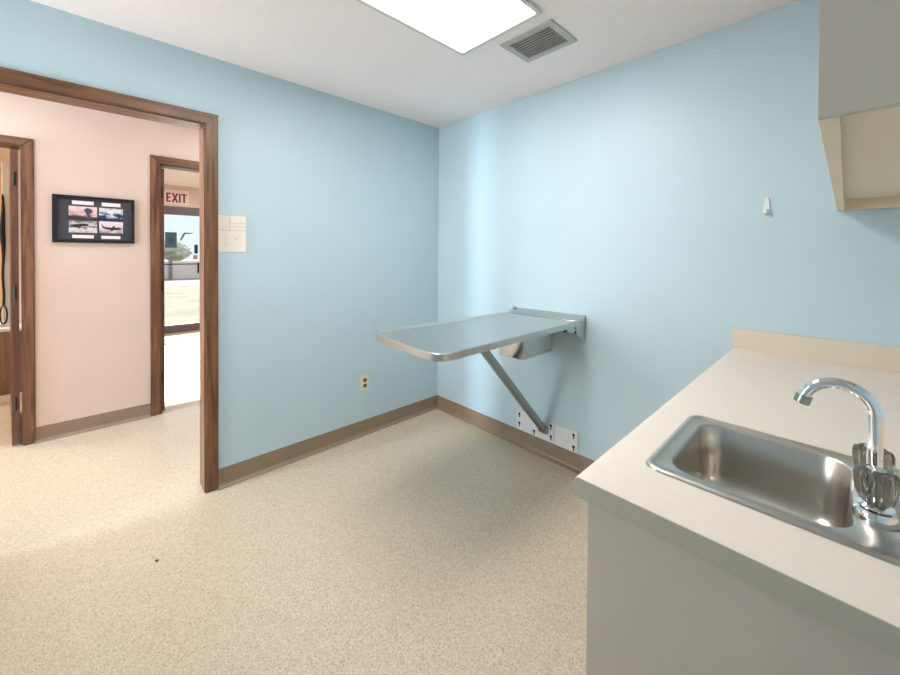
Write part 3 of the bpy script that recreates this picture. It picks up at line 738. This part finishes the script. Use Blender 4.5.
# ------------------------------------------------------------------ lights
def area(name, loc, rot, sx, sy, power, col):
    l = bpy.data.lights.new(name, 'AREA'); l.shape = 'RECTANGLE'; l.size = sx; l.size_y = sy; l.energy = power; l.color = col
    o = bpy.data.objects.new(name, l); COL.objects.link(o); o.location = loc; o.rotation_euler = rot; return o
area('hall_fill_light', (-0.80, -3.3, H - 0.02), (0, 0, 0), 0.4, 1.2, 13, (0.97, 0.98, 1.0))  # added fill for the hall, without a fixture
area('hall_fill_light', (-0.80, -0.9, H - 0.02), (0, 0, 0), 0.4, 1.2, 13, (0.97, 0.98, 1.0))  # second added hall fill, also out of view
area('lobby_fill_light', (-3.4, -0.4, H - 0.02), (0, 0, 0), 0.6, 1.2, 42, (0.92, 0.95, 1.0))  # unseen source, added to brighten the lobby
area('side_room_fill_light', (-3.0, -4.2, H - 0.02), (0, 0, 0), 0.6, 1.2, 70, (1.0, 0.90, 0.74))  # added warm fill so the side room reads bright; source unseen
area('hall_end_band_light', ((SW[0] + SW[1]) / 2, -6.7, 0.95), (PI / 2, 0, 0), 0.59, 1.9, 420, (0.64, 0.81, 1.0))  # unseen source, added to throw the bright band on the back wall
area('added_window_fill', ((WN[0] + WN[1]) / 2, YF - 0.14, 1.5), (PI / 2, 0, 0), 0.56, 1.1, 45, (1.0, 0.97, 0.95))  # added light at the unseen window: room fill and slanted arm shadow
sun = bpy.data.lights.new('sun', 'SUN'); sun.energy = 9.0; sun.angle = 0.03; sun.color = (1.0, 0.95, 0.88)
so = bpy.data.objects.new('sun', sun); COL.objects.link(so)
so.rotation_euler = Vector((math.cos(math.radians(29)), -0.20, -math.sin(math.radians(29)))).to_track_quat('-Z', 'Y').to_euler()

W = bpy.data.worlds.new('sky'); S.world = W; W.use_nodes = True
nt = W.node_tree; bg = nt.nodes['Background']
sky = nt.nodes.new('ShaderNodeTexSky'); sky.sky_type = 'HOSEK_WILKIE'
sky.sun_direction = Vector((-math.cos(math.radians(35)), 0, math.sin(math.radians(35)))); sky.turbidity = 4.0
mixn = nt.nodes.new('ShaderNodeMix'); mixn.data_type = 'RGBA'; mixn.inputs['Factor'].default_value = 0.75
mixn.inputs[7].default_value = (0.80, 0.90, 1.0, 1)
nt.links.new(sky.outputs['Color'], mixn.inputs[6]); nt.links.new(mixn.outputs[2], bg.inputs['Color'])
bg.inputs['Strength'].default_value = 1.15

# ------------------------------------------------------------------ camera
cam = bpy.data.cameras.new('camera'); co = bpy.data.objects.new('camera', cam); COL.objects.link(co)
yaw = math.radians(46.5505468); roll = math.radians(0.372062315); pitch = math.radians(-0.697573729)
F = Vector((-math.sin(yaw) * math.cos(pitch), math.cos(yaw) * math.cos(pitch), math.sin(pitch))); R0 = Vector((math.cos(yaw), math.sin(yaw), 0))
U0 = R0.cross(F)
R = R0 * math.cos(roll) + U0 * math.sin(roll); U = U0 * math.cos(roll) - R0 * math.sin(roll)
co.matrix_world = Matrix(((R.x, U.x, -F.x, 2.45559411), (R.y, U.y, -F.y, -2.18386485), (R.z, U.z, -F.z, 1.35303665), (0, 0, 0, 1)))
cam.sensor_fit = 'HORIZONTAL'; cam.sensor_width = 36.0; cam.lens = 375.599174 / 900 * 36
cam.shift_x = 0.0; cam.shift_y = (257.712554 - 337.5) / 900.0
cam.clip_start = 0.02; cam.clip_end = 300
S.camera = co
S.cycles.diffuse_bounces = 8; S.cycles.max_bounces = 16
S.view_settings.view_transform = 'Standard'; S.view_settings.look = 'None'; S.view_settings.gamma = 1.0; S.view_settings.exposure = 0.22
S.view_settings.use_curve_mapping = False
